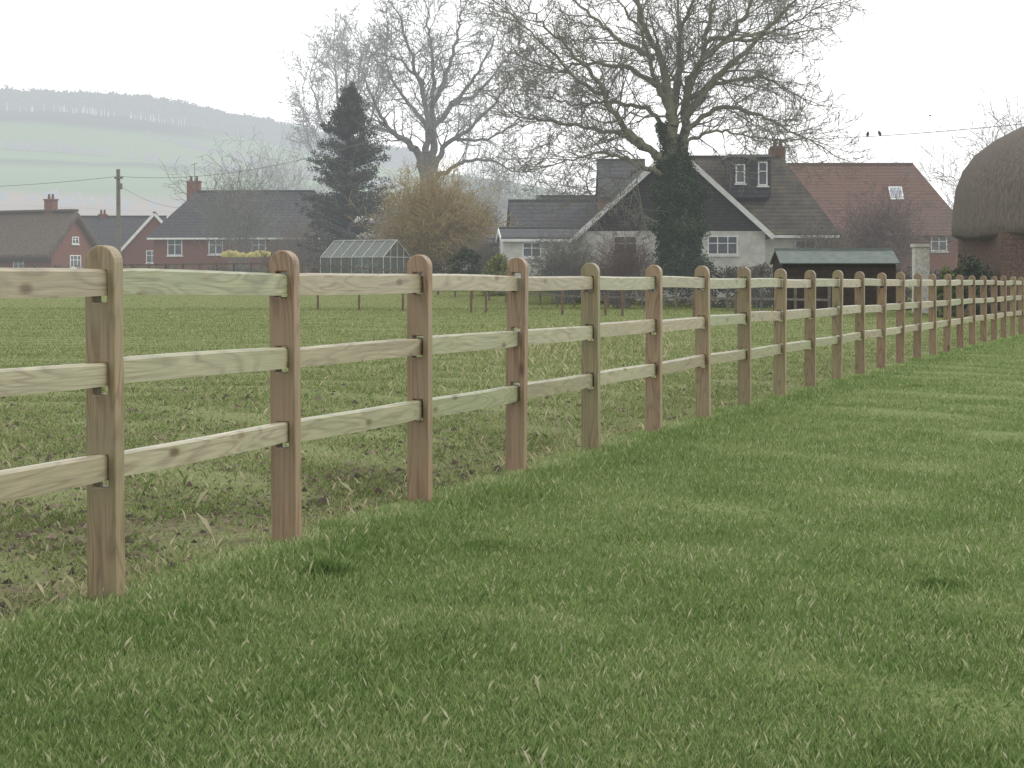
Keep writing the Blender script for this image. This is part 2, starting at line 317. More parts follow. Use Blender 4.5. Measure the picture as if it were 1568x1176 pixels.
def limb(S,pts,r0,r1,cfg,kl,nk,mx=4):
    P=[Vector(a) for a in pts]; P=[P[0]*2-P[1]]+P+[P[-1]*2-P[-2]]; out=[]
    for i in range(1,len(P)-2):
        for k in range(6):
            t=k/6; a,b,c,d=P[i-1:i+3]
            out.append(.5*((2*b)+(c-a)*t+(2*a-5*b+4*c-d)*t*t+(3*b-a-3*c+d)*t**3))
    out.append(P[-2]); n=len(out)
    for i in range(1,n): out[i]=out[i]+Vector((random.gauss(0,.06),random.gauss(0,.06),random.gauss(0,.06)))
    for i in range(n-1):
        ta=i/(n-1); tb=(i+1)/(n-1); ra=r0*(1-ta)**1.3+r1*ta; rb=r0*(1-tb)**1.3+r1*tb
        S.append((*out[i],*out[i+1],ra,rb))
        if ta>.2:
            c=int(nk)+(random.random()<nk-int(nk)); d=(out[i+1]-out[i]).normalized()
            for _ in range(c):
                rnd=Vector((random.gauss(0,1),random.gauss(0,1),random.gauss(0,1))); pr=(rnd-d*rnd.dot(d)).normalized(); an=random.uniform(.5,1.15)
                cd=d*math.cos(an)+pr*math.sin(an)
                branch(S,tuple(out[i+1]),tuple(cd),kl*random.uniform(.55,1.1)*(1.05-.4*ta),min(.06,max(rb*.45,.03)),2,mx,cfg)
    d=(out[-1]-out[-2]).normalized(); branch(S,tuple(out[-1]),tuple(d),kl*.8,r1,2,mx,cfg)
def split_tree(name,S,mat,mtw):
    S=np.array(S); root=empty(name,(0,0,0)); thick=S[:,6]>.05
    segmesh("trunk_and_limbs",S[thick],mat,8,root); segmesh("twigs",S[~thick],mtw,3,root); return root
cfg=dict(sl=[1,1,.36,.23,.18,.2],up=[0,0,.04,.045,.04,.02],wob=.17,rmin=.0105,kids=[0,0,1.9,1.9,1.2,0])
m_bark=M("ash_bark",(.085,.08,.058),(.20,.19,.14),6,.9,.06,(1,1,.4),.5,c=(.15,.155,.085))
m_twig=M("ash_twigs",(.10,.092,.065),(.165,.16,.10),1.2,.9,.09)
D=95
def LP(pts,d,off):
    n=len(pts); return [W(x,y,d) [:1]+(d+off*(i/(n-1)),)+W(x,y,d)[2:] for i,(x,y) in enumerate(pts)]
S=[]
def trunk(S,pts,r0,r1,d):
    P=[Vector(W(x,y,d)) for x,y in pts]
    for i in range(len(P)-1):
        a=r0+(r1-r0)*i/(len(P)-1); b=r0+(r1-r0)*(i+1)/(len(P)-1); S.append((*P[i],*P[i+1],a,b))
trunk(S,[(1046,440),(1045,400),(1043,340),(1040,290),(1038,250)],.60,.46,D)
L=[([(1036,262),(1030,215),(1026,170),(1012,100),(985,40),(962,-30),(945,-90)],-1,.34,.06),
   ([(1042,262),(1047,220),(1052,160),(1075,90),(1090,30),(1110,-60)],1.5,.32,.06),
   ([(1028,190),(1040,120),(1046,50),(1040,-60)],2.5,.2,.05),
   ([(1032,250),(985,225),(945,185),(920,140),(880,90),(835,50),(800,10)],-2,.2,.035),
   ([(1000,232),(950,205),(890,192),(830,180),(785,170)],2,.13,.03),
   ([(1050,180),(1095,120),(1150,70),(1195,20),(1235,-20)],-1,.2,.04),
   ([(1050,200),(1105,165),(1160,175),(1210,195),(1262,222)],1,.13,.03),
   ([(1034,270),(985,258),(935,238),(885,245),(838,262)],-2.5,.14,.03),
   ([(1058,150),(1120,120),(1185,120),(1245,145)],2.5,.13,.03),
   ([(1020,140),(970,105),(905,95),(850,100),(795,80)],2,.14,.03),
   ([(1000,90),(950,55),(900,10),(860,-40)],3,.14,.04),
   ([(1078,90),(1130,40),(1160,-10),(1180,-70)],3,.13,.04),
   ([(1026,170),(1000,130),(975,60),(920,0)],-4,.16,.04),
   ([(1052,160),(1060,110),(1120,70),(1200,70)],-4.5,.15,.04),
   ([(1040,100),(1040,50),(1060,0),(1070,-60)],-4,.13,.04),
   ([(1040,240),(1060,215),(1100,205),(1150,215),(1190,225)],-3,.1,.03),
   ([(1030,230),(1000,170),(940,150),(880,150),(820,130)],4,.14,.03),
   ([(985,258),(960,270),(930,290),(890,300)],-1,.07,.025),
   ([(1085,60),(1140,60),(1210,35),(1262,5)],1,.12,.03),
   ([(930,150),(880,120),(820,60),(775,20)],-1,.11,.03)]
for pts,off,a,b in L: limb(S,LP(pts,D,off),a,b,cfg,2.9,1.2)
big=split_tree("ash_tree",S,m_bark,m_twig)
def leaves(name,C,Rr,per,size,mat,parent=None,squash=.8,tb=None):
    C=np.asarray(C,float); n=len(C)*per; c=np.repeat(C,per,0); r=np.repeat(np.asarray(Rr,float),per)
    v=rs.normal(0,1,(n,3)); v/=np.linalg.norm(v,axis=1)[:,None]; v*=(rs.rand(n)**.45)[:,None]*r[:,None]; v[:,2]*=squash
    p=c+v; a=rs.normal(0,1,(n,3)); a/=np.linalg.norm(a,axis=1)[:,None]; b=np.cross(a,rs.normal(0,1,(n,3))); b/=np.linalg.norm(b,axis=1)[:,None]
    s=size*rs.uniform(.6,1.4,n)[:,None]
    V=np.stack([p-a*s,p+b*s*.55,p+a*s,p-b*s*.55],1)
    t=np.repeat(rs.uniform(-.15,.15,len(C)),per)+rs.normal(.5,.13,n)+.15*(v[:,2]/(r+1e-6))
    i=(np.arange(n)*4)[:,None]
    return fast(name,V.reshape(-1,3),i+np.array([[0,1,2,3]]),mat,np.repeat(t,4),parent)
m_ivy=Mtint("ivy_leaves",[(.1,(.016,.028,.016)),(.5,(.034,.056,.028)),(.9,(.08,.11,.055))],h=.06,nscale=1)
C=[];R_=[]
for k in range(470):
    y=random.uniform(190,434) if k%3==0 else random.uniform(245,434); cxp=1044; wd=np.interp(y,[190,245,275,330,432],[9,20,34,37,33])*(1+.18*math.sin(y*.11))
    cxp+=np.interp(y,[195,260,432],[-24,-8,2])
    a=random.uniform(0,6.28); rr=wd/F*D*random.uniform(.5,1.05)
    C.append((B(cxp,D)+math.cos(a)*rr,D+math.sin(a)*rr,Z(y,D))); R_.append(random.uniform(.18,.48))
leaves("ivy",C,R_,150,.055,m_ivy,big,1.2)

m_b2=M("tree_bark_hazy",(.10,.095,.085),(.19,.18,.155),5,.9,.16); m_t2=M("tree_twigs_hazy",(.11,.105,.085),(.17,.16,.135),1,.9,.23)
S=[]; D2=135
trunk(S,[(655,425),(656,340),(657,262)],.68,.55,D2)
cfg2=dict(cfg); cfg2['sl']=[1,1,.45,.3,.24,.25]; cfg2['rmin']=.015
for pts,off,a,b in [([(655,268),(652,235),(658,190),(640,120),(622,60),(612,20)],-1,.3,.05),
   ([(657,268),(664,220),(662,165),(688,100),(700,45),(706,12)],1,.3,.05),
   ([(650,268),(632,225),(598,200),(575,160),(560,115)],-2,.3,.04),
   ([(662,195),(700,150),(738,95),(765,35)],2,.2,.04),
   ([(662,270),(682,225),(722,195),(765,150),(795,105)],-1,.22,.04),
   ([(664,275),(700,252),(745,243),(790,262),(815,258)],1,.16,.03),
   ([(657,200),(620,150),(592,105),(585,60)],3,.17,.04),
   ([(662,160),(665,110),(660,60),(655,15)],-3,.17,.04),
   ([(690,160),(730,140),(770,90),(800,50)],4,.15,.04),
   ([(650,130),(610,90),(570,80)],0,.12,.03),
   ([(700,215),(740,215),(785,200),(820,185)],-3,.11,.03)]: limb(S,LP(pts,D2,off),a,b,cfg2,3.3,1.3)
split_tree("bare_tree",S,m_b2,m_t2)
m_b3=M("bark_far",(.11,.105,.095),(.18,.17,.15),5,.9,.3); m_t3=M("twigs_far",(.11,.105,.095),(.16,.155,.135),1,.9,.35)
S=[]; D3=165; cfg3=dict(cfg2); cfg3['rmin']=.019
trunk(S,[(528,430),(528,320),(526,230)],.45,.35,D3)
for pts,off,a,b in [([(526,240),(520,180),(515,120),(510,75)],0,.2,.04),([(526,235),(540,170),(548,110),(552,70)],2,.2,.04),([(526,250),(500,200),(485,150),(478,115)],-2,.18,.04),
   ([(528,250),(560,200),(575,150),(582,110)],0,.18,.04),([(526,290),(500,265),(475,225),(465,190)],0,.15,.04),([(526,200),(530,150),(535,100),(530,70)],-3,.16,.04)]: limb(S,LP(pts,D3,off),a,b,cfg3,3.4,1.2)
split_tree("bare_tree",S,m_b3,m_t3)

m_con=Mtint("conifer_needles",[(.1,(.022,.027,.02)),(.5,(.045,.052,.038)),(.95,(.09,.092,.065))],h=.11,nscale=.6)
D4=130; root=empty("conifer_tree"); S=[]; C=[];R_=[]
S.append((*W(535,430,D4),*W(538,300,D4),.28,.2)); S.append((*W(538,300,D4),*W(541,140,D4),.2,.03))
ztop=Z(138,D4); zb=Z(405,D4); cx0=B(536,D4)
for k in range(360):
    t=random.random()**.95; z=zb+(ztop-zb)*t; wmax=np.interp(t,[0,.2,.45,.7,.85,1],[2.9,2.95,2.5,1.75,1.1,.25])
    a=random.uniform(0,6.28); Lb=wmax*random.uniform(.45,1.18); e=(cx0+math.cos(a)*Lb,D4+math.sin(a)*Lb,z+random.uniform(-.2,1.1)*(.4+Lb*.25))
    S.append((cx0,D4,z,*e,.03,.01))
    for j in range(6):
        f=.15+.9*j/5; C.append((cx0+math.cos(a)*Lb*f,D4+math.sin(a)*Lb*f,z+(e[2]-z)*f-.08)); R_.append(.14+.20*(1-abs(f-.6))*random.uniform(.6,1.3))
segmesh("branches",S,m_b2,4,root); leaves("needles",C,R_,36,.06,m_con,root,.9)

def shrub(name,px,ptop,pbot,wpx,d,stops,n=60,h=.1,up=.05,thick=.014,maxl=3,spread=1.0):
    mt=Mtint(name+"_twigs",stops,h=h,nscale=1.5,namp=.2); S=[]
    x0=B(px,d); z0=min(float(gz(d)),Z(pbot,d)); H=Z(ptop,d)-z0; wm=wpx/F*d/2
    c=dict(sl=[.3,.35,.28,.22],up=[up,up,up,up],wob=.16,rmin=thick*.6,kids=[1.1,1.3,1.0,0])
    for _ in range(n):
        a=random.uniform(0,6.28); rr=random.random()**.7; ex,ey=math.cos(a)*rr*wm*.95,math.sin(a)*rr*wm*.8
        hh=H*math.sqrt(max(.1,1-.65*rr*rr))*random.uniform(.7,.98)
        bs=(x0+ex*.35*spread,d+ey*.35,z0); v=(ex*.65,ey*.65,hh); Lh=math.sqrt(sum(q*q for q in v))
        branch(S,bs,nrm(v),Lh*.92,thick*2.0,0,maxl,dict(c,sl=[Lh/7,Lh/14,Lh/18,Lh/20]))
    S=np.array(S); S=S[S[:,5]>z0-.3]
    return segmesh(name,S,mt,3,None,rs.uniform(.2,.8,len(S)))
br=[(0,(.085,.07,.052)),(1,(.2,.165,.12))]; gr=[(0,(.10,.095,.08)),(1,(.2,.19,.15))]; rd=[(0,(.10,.065,.055)),(1,(.21,.15,.12))]; orr=[(0,(.20,.145,.055)),(1,(.40,.31,.14))]
shrub("willow_bush",668,262,425,135,122,orr,n=190,h=.08,up=-.01,thick=.018)
shrub("bare_tree_sapling",368,245,425,120,150,gr,n=40,h=.14,thick=.018)
shrub("bare_shrub",462,335,425,100,142,br,n=60,h=.13)
shrub("dogwood_shrub",952,350,428,85,97,rd,n=60,h=.06,thick=.01)
shrub("bare_shrub",1348,292,425,125,112,rd,n=100,h=.09)
shrub("bare_shrub",1258,330,425,60,108,br,n=30,h=.08)
shrub("bare_shrub",862,345,430,90,102,gr,n=50,h=.07,thick=.012)
shrub("bare_shrub",745,355,425,60,116,br,n=40,h=.09)
shrub("bare_tree_sapling",1568,150,425,90,95,gr,n=50,h=.12,thick=.014)
shrub("bare_shrub",430,372,425,60,128,br,n=30,h=.1)
shrub("bare_tree_sapling",440,205,400,90,210,gr,n=50,h=.38,thick=.026)
shrub("bare_tree_sapling",735,235,400,120,200,gr,n=70,h=.35,thick=.026)
shrub("bare_tree_sapling",840,270,400,130,190,br,n=60,h=.3,thick=.024)
shrub("bare_shrub",600,290,400,80,150,br,n=60,h=.2,thick=.02)
def bush(name,px,ptop,pbot,wpx,d,stops,h=.06,n=70,per=70,size=.06,dd=.8):
    mt=Mtint(name+"_leaves",stops,h=h,nscale=1.2); zt=Z(ptop,d); zb=min(float(gz(d)),Z(pbot,d)); H=(zt-zb); wm=wpx/F*d/2; C=[];R_=[]
    for _ in range(n):
        a=random.uniform(0,6.28); el=random.random(); rr=math.sqrt(max(0,1-el*el))*random.uniform(.5,1)
        C.append((B(px,d)+math.cos(a)*rr*wm,d+math.sin(a)*rr*wm*dd,zb+el*H*.93*random.uniform(.8,1.02))); R_.append(random.uniform(.12,.24)*min(H,2*wm)*.8)
    return leaves(name,C,R_,per,size,mt)
dk=[(.1,(.02,.028,.016)),(.5,(.045,.06,.03)),(.9,(.09,.10,.055))]; ol=[(.1,(.05,.055,.02)),(.5,(.10,.12,.04)),(.9,(.2,.22,.07))]; bn=[(.1,(.045,.038,.028)),(.5,(.09,.078,.055)),(.9,(.16,.14,.10))]
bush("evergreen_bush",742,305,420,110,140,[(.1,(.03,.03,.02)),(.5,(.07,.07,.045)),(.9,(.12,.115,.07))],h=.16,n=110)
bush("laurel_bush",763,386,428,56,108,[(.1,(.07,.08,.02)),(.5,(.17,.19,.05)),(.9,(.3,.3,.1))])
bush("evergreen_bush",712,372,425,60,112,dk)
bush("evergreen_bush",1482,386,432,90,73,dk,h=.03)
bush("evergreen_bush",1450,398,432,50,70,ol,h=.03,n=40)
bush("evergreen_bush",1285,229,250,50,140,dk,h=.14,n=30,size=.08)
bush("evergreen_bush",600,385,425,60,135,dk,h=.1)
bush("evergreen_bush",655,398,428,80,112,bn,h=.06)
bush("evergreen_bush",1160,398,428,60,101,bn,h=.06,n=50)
def hedge(name,x0,x1,d0,d1,ytop0,ytop1,stops,h,n=260,size=.07,per=40):
    mt=Mtint(name+"_leaves",stops,h=h,nscale=.7); C=[];R_=[]
    for k in range(n):
        t=random.random(); d=d0+(d1-d0)*t; px=x0+(x1-x0)*t; zt=Z(ytop0+(ytop1-ytop0)*t,d)+random.uniform(-.3,.15); zb=float(gz(d))-.2
        C.append((B(px,d)+random.uniform(-.3,.3),d+random.uniform(-.5,.5),zb+(zt-zb)*random.random())); R_.append(random.uniform(.2,.42))
    return leaves(name,C,R_,per,size,mt)
hedge("hedge",-60,480,150,135,408,410,bn,.12,n=420)
hedge("hedge",470,900,128,108,412,412,[(.1,(.04,.04,.025)),(.5,(.08,.085,.045)),(.9,(.14,.14,.08))],.08,n=420)
hedge("hedge",880,1480,104,88,410,412,bn,.06,n=560)

# ------------------------------------------------------------------ hills
xs_=np.linspace(-1400,1400,141); ys_=np.concatenate([np.linspace(420,1500,60),np.linspace(1540,3000,12)])
ridge_px=[-2000,-400,0,80,200,330,400,440,520,600,800,1000,1568,3500]; ridge_py=[230,185,184,172,176,194,210,219,240,255,285,330,395,425]
XG,YG=np.meshgrid(xs_,ys_,indexing='ij')
rid=np.interp(XG/1500*F+CX,ridge_px,ridge_py); HR=EYE+(HY-rid)/F*1500
t=np.clip((YG-420)/1080,0,1); prof=.36*t+.64*t*t*(3-2*t)
ZG=HR*prof-1.0*(t<.02); ZG=np.where(YG>1500,HR-(YG-1500)*.02,ZG)+2.5*np.sin(XG*.012+1)*np.sin(YG*.009)*np.clip(t*3,0,1)
m,nt,p,out=newmat("hill_fields"); g=N(nt,'ShaderNodeNewGeometry'); sx=N(nt,'ShaderNodeSeparateXYZ'); nt.links.new(g.outputs['Position'],sx.inputs[0])
n1=N(nt,'ShaderNodeTexNoise',Scale=.006,Detail=3.0); nt.links.new(g.outputs['Position'],n1.inputs['Vector'])
ma=N(nt,'ShaderNodeMath',operation='MULTIPLY_ADD'); nt.links.new(n1.outputs[0],ma.inputs[0]); ma.inputs[1].default_value=30; nt.links.new(sx.outputs['Z'],ma.inputs[2])
mr=N(nt,'ShaderNodeMapRange'); nt.links.new(ma.outputs[0],mr.inputs[0]); mr.inputs[1].default_value=10; mr.inputs[2].default_value=135
r=ramp(nt,[(0,(.22,.20,.15)),(.30,(.27,.20,.16)),(.34,(.12,.20,.07)),(.48,(.15,.24,.09)),(.52,(.05,.09,.05)),(.54,(.15,.24,.09)),(.72,(.13,.21,.09)),(.78,(.05,.055,.05))],mr.outputs[0])
nt.links.new(r.outputs[0],p.inputs['Base Color']); p.inputs['Roughness'].default_value=1; p.inputs['Specular IOR Level'].default_value=0
e=N(nt,'ShaderNodeEmission'); e.inputs[0].default_value=HAZE; e.inputs[1].default_value=.86  # distance haze painted into the hill material as pale glow, stronger farther off
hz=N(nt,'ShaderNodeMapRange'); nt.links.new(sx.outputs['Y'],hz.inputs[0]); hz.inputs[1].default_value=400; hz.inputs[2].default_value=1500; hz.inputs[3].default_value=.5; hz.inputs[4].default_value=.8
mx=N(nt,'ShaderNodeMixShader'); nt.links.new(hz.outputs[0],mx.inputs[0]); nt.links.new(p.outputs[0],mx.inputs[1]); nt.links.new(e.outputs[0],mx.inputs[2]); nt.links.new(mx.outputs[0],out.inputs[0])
nx,ny=XG.shape; idx=np.arange(nx*ny).reshape(nx,ny)
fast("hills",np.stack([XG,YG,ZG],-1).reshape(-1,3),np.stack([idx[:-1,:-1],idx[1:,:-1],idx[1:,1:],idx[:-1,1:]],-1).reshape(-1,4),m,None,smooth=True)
def hz_(x,y):
    rd_=np.interp(x/1500*F+CX,ridge_px,ridge_py); H=EYE+(HY-rd_)/F*1500; t=min(max((y-420)/1080,0),1); return H*(.36*t+.64*t*t*(3-2*t)) if y<=1500 else H-(y-1500)*.02
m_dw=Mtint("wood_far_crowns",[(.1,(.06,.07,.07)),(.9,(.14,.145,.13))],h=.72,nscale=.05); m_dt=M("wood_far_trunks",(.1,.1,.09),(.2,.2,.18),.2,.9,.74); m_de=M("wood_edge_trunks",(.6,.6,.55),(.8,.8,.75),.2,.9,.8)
C=[];R_=[];S=[]
for k in range(2300):
    px=random.uniform(-120,640); y=random.uniform(1300,1560); x=B(px,1500); z=hz_(x,y); H=random.uniform(10.5,14)*(1+.10*math.sin(px*.03)+.05*math.sin(px*.11))
    C+=[(x+random.gauss(0,2),y+random.gauss(0,2),z+H*random.uniform(.2,.85)) for _ in range(4)]; R_+=[random.uniform(2.2,4.2) for _ in range(4)]; S.append((x,y,z-1,x,y,z+H*.5,.3,.12))
E=[]
for k in range(60):
    px=random.gauss(250,70); y=random.uniform(1270,1296); x=B(px,1500); z=hz_(x,y); E.append((x,y,z-1,x+random.uniform(-.6,.6),y,z+random.uniform(3,6.5),.3,.15))
for (xa,ya,xb,yb,n_) in [(-380,980,-90,1050,130),(-330,760,-60,820,70),(-200,1150,-30,1010,80),(-350,620,-40,600,120)]:
    for k in range(n_):
        t=random.random(); x=xa+(xb-xa)*t; y=ya+(yb-ya)*t; z=hz_(x,y); C.append((x,y,z+random.uniform(.5,2.5))); R_.append(random.uniform(1.2,3.4 if random.random()<.8 else 6))
root=empty("distant_wood"); leaves("crowns",C,R_,44,.9,m_dw,root,1.0); segmesh("trunks",S,m_dt,3,root); segmesh("edge_trunks",E,m_de,3,root)
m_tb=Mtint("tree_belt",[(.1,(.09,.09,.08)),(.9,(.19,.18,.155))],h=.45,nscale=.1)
C=[];R_=[]
for k in range(420):
    px=random.uniform(400,1500); d=random.uniform(230,300); zt=Z(np.interp(px,[400,560,800,1000,1500],[300,285,300,330,390]),d)
    C.append((B(px,d),d,1+(zt-1)*random.random()**.6)); R_.append(random.uniform(.7,1.6))
leaves("distant_hedgerow",C,R_,60,.14,m_tb)

# ------------------------------------------------------------------ buildings
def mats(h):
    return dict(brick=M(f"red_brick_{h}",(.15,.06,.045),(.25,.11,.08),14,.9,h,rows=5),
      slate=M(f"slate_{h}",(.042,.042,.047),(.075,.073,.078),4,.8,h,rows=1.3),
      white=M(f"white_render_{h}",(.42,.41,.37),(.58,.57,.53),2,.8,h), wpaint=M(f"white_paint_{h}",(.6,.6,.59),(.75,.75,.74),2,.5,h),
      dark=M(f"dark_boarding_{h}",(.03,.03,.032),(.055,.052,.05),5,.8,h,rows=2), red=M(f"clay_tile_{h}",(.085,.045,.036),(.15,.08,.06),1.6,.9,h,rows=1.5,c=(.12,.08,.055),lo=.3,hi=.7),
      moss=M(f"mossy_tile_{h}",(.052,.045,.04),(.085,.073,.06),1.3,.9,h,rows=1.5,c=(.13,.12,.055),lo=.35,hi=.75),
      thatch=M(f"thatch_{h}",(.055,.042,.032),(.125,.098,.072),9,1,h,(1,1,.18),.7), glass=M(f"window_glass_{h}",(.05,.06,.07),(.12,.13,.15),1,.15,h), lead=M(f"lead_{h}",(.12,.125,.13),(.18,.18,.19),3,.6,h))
def window(par,o,u,nrm_,w,h,pan,MT,name="window"):
    o=Vector(o);u=Vector(u);n=Vector(nrm_);z=Vector((0,0,1)); fr=Acc(); t=.07
    def bx(acc,cu,cz,ww,hh,d0,d1):
        n0=len(acc.v)
        for dd in (d0,d1):
            for su,sz in ((-1,-1),(1,-1),(1,1),(-1,1)): acc.v.append(tuple(o+u*(cu+su*ww/2)+z*(cz+sz*hh/2)+n*dd))
        acc.f+=[tuple(n0+i for i in q) for q in ((0,1,2,3),(7,6,5,4),(0,4,5,1),(1,5,6,2),(2,6,7,3),(3,7,4,0))]
    bx(fr,-w/2+t/2,0,t,h,-.03,.06); bx(fr,w/2-t/2,0,t,h,-.03,.06); bx(fr,0,h/2-t/2,w-2*t,t,-.03,.055); bx(fr,0,-h/2+t/2,w-2*t,t,-.03,.055)
    for k in range(1,pan): bx(fr,-w/2+w*k/pan,0,t*.8,h-2*t,-.03,.05)
    bx(fr,0,h*.1,w-2*t,.045,-.03,.045); bx(fr,0,-h/2-.05,w+.16,.07,-.03,.1)
    fr.make(name+"_frame",MT['wpaint'],par); gl=Acc(); bx(gl,0,0,w-.02,h-.02,-.02,.015); gl.make(name+"_glass",MT['glass'],par)
def house(name,cx,cy,rz,L,D,wh,rh,hl,hr,MT,wall='brick',roof='slate',gable=None,ov=.35,rt=.14,wins=(),chim=(),barge=True,zb=0.):
    e=empty(name,(cx,cy,zb),rz); a=Acc(); x,y=L/2,D/2
    v=[(-x,-y,0),(x,-y,0),(x,y,0),(-x,y,0),(-x,-y,wh),(x,-y,wh),(x,y,wh),(-x,y,wh)]
    poly("walls",v,[(0,1,5,4),(1,2,6,5),(2,3,7,6),(3,0,4,7)],MT[wall],e)
    gv=[];gf=[]
    for s,hh in ((-1,hl),(1,hr)):
        if hh==0:
            n=len(gv); gv+=[(s*x,-y,wh),(s*x,y,wh),(s*x,0,wh+rh-.05)]; gf.append((n,n+1,n+2) if s>0 else (n+1,n,n+2))
    if gf: poly("gable",gv,gf,MT[gable or wall],e)
    sl=rh/y; ez=wh-ov*sl; xl=-x-ov if hl else -x-ov*.6; xr=x+ov if hr else x+ov*.6
    rl=-x+hl if hl else xl; rr=x-hr if hr else xr; zt=wh+rh
    rv=[(xl,-y-ov,ez),(xr,-y-ov,ez),(xr,y+ov,ez),(xl,y+ov,ez),(rl,0,zt),(rr,0,zt)]
    rf=[(0,1,5,4),(2,3,4,5)]
    if hl: rf.append((3,0,4))
    if hr: rf.append((1,2,5))
    o=poly("roof",rv,rf,MT[roof],e); sm_=o.modifiers.new("t",'SOLIDIFY'); sm_.thickness=rt; sm_.offset=1
    if roof=='thatch':
        bv=o.modifiers.new("b",'BEVEL'); bv.width=.45; bv.segments=5; bv.limit_method='ANGLE'; bv.angle_limit=math.radians(30)
        rg=Acc(); rg.beam((rl+.3,0,zt+rt+.0),(rr-.3,0,zt+rt+.0),.9,.22); o2=rg.make("thatch_ridge",MT[roof],e); b2=o2.modifiers.new("b",'BEVEL'); b2.width=.1; b2.segments=3
    else:
        rg=Acc(); rg.beam((rl,0,zt+rt),(rr,0,zt+rt),.25,.12); rg.make("ridge_tiles",MT[roof],e)
    if barge:
        bg=Acc()
        for s,hh,xe in ((-1,hl,xl),(1,hr,xr)):
            if hh==0:
                for t_ in (-1,1): bg.beam((xe+s*.03,t_*(y+ov),ez+.02),(xe+s*.03,0,zt+.02),.05,.24)
        bg.beam((xl,-y-ov-.05,ez-.02),(xr,-y-ov-.05,ez-.02),.08,.14)
        bg.make("bargeboards",MT['wpaint'],e)
    for (s,u,z,w,h,pn) in wins:
        if s=='F': window(e,(u,-y,z),(1,0,0),(0,-1,0),w,h,pn,MT)
        if s=='R': window(e,(x,u,z),(0,1,0),(1,0,0),w,h,pn,MT)
        if s=='L': window(e,(-x,u,z),(0,-1,0),(-1,0,0),w,h,pn,MT)
    for (u,vv,w,zt2) in chim:
        c=Acc(); c.box(u-w/2,u+w/2,vv-w*.35,vv+w*.35,wh,zt2); c.box(u-w/2-.06,u+w/2+.06,vv-w*.35-.06,vv+w*.35+.06,zt2,zt2+.12); c.make("chimney",MT['brick'],e)
        S=[(u+o_,vv,zt2+.1,u+o_,vv,zt2+.5,.12,.09) for o_ in (-w*.22,w*.22)]; segmesh("chimney_pots",S,MT['red'],8,e)
    return e
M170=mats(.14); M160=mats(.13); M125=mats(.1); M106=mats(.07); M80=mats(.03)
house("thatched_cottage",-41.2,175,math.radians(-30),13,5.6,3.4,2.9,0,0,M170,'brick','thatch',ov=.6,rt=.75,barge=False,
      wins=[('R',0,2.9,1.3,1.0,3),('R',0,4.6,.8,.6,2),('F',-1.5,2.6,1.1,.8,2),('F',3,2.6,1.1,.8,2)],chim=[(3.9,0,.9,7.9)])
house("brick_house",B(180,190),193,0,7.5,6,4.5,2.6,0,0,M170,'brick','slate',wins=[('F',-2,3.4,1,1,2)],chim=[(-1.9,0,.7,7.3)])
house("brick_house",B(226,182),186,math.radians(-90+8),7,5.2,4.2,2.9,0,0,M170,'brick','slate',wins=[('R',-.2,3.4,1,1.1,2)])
house("hipped_brick_house",B(382,160),164,math.radians(-4),14.2,8,4.85,3.3,2.5,2.5,M160,'brick','slate',ov=.4,
      wins=[('F',-5.45,3.9,1.15,1.35,2),('F',-2.3,3.9,1.1,1.2,2),('F',1,3.9,1.1,1.2,2)],chim=[(-5.1,1,1.0,9.0)])
g1=house("white_gabled_house",B(1032,104),108.5,math.radians(-90),9,9.0,3.7,4.1,0,0,M106,'white','moss',gable='dark',ov=.4,
      wins=[('R',2.4,3.0,1.5,.95,3),('R',-2.4,3.0,1.2,.95,2)])
mr_=house("main_range",B(1135,112),113.5,0,8.6,9,3.9,3.9,0,2.0,M106,'white','moss',ov=.4,barge=True,wins=[('F',3.0,2.9,1.1,.9,2)],chim=[(2.2,.6,.7,8.4)])
bpy.context.view_layer.update(); mr_.parent=g1; mr_.matrix_parent_inverse=g1.matrix_world.inverted()
dm=empty("dormer"); dx=B(1152,109.5); a=Acc(); a.box(dx-1.05,dx+1.05,110.2,113.2,5.6,7.7); a.make("dormer_cheeks",M106['slate'],dm)
a=Acc(); a.box(dx-1.2,dx+1.2,110.0,113.4,7.71,7.85); a.make("dormer_roof",M106['lead'],dm)
window(dm,(dx+.62,110.2,6.85),(1,0,0),(0,-1,0),.5,1.25,1,M106); window(dm,(dx-.55,110.2,6.85),(1,0,0),(0,-1,0),.5,1.0,1,M106)
dm.parent=g1; dm.matrix_parent_inverse=g1.matrix_world.inverted()
house("slate_roofed_house",B(868,125),128,math.radians(3),6.6,6,4.0,2.0,0,0,M125,'white','slate',ov=.3,wins=[('F',-1.5,3.4,1,.9,2)],barge=False)
house("slate_roofed_house",B(900,132),136,math.radians(-3),6.0,6,4.6,2.0,0,0,M125,'white','slate',ov=.3,barge=False)
house("tall_tiled_house",B(955,122),125,0,2.6,5,6.2,2.1,0,0,M125,'brick','slate',ov=.2,barge=False)
house("white_garage",B(842,112),114,math.radians(3),5.2,5,3.45,.5,0,0,M125,'white','slate',ov=.2,wins=[('F',-1.1,2.9,1.0,.8,2)])
house("white_outbuilding",B(772,116),118,0,1.8,3,3.2,.25,0,0,M125,'white','slate',ov=.12,barge=False)
rh_=house("clay_tiled_house",B(1330,130),134.5,math.radians(-1),11.9,9,4.35,4.25,0,2.4,M125,'brick','red',ov=.4,wins=[('F',4.4,3.6,1.0,1.0,2)],barge=False,chim=[(-5.3,.5,.8,9.2)])
f=.52; yv=-4.5+4.5*f; zv=4.35+4.25*f+.17; sl=math.atan2(4.25,4.5)
a=Acc(); a.box(-.42,.42,-.6,.6,0,.09); o=a.make("skylight_frame",M125['wpaint'],rh_); o.location=(2.15,yv,zv); o.rotation_euler=(sl,0,0)
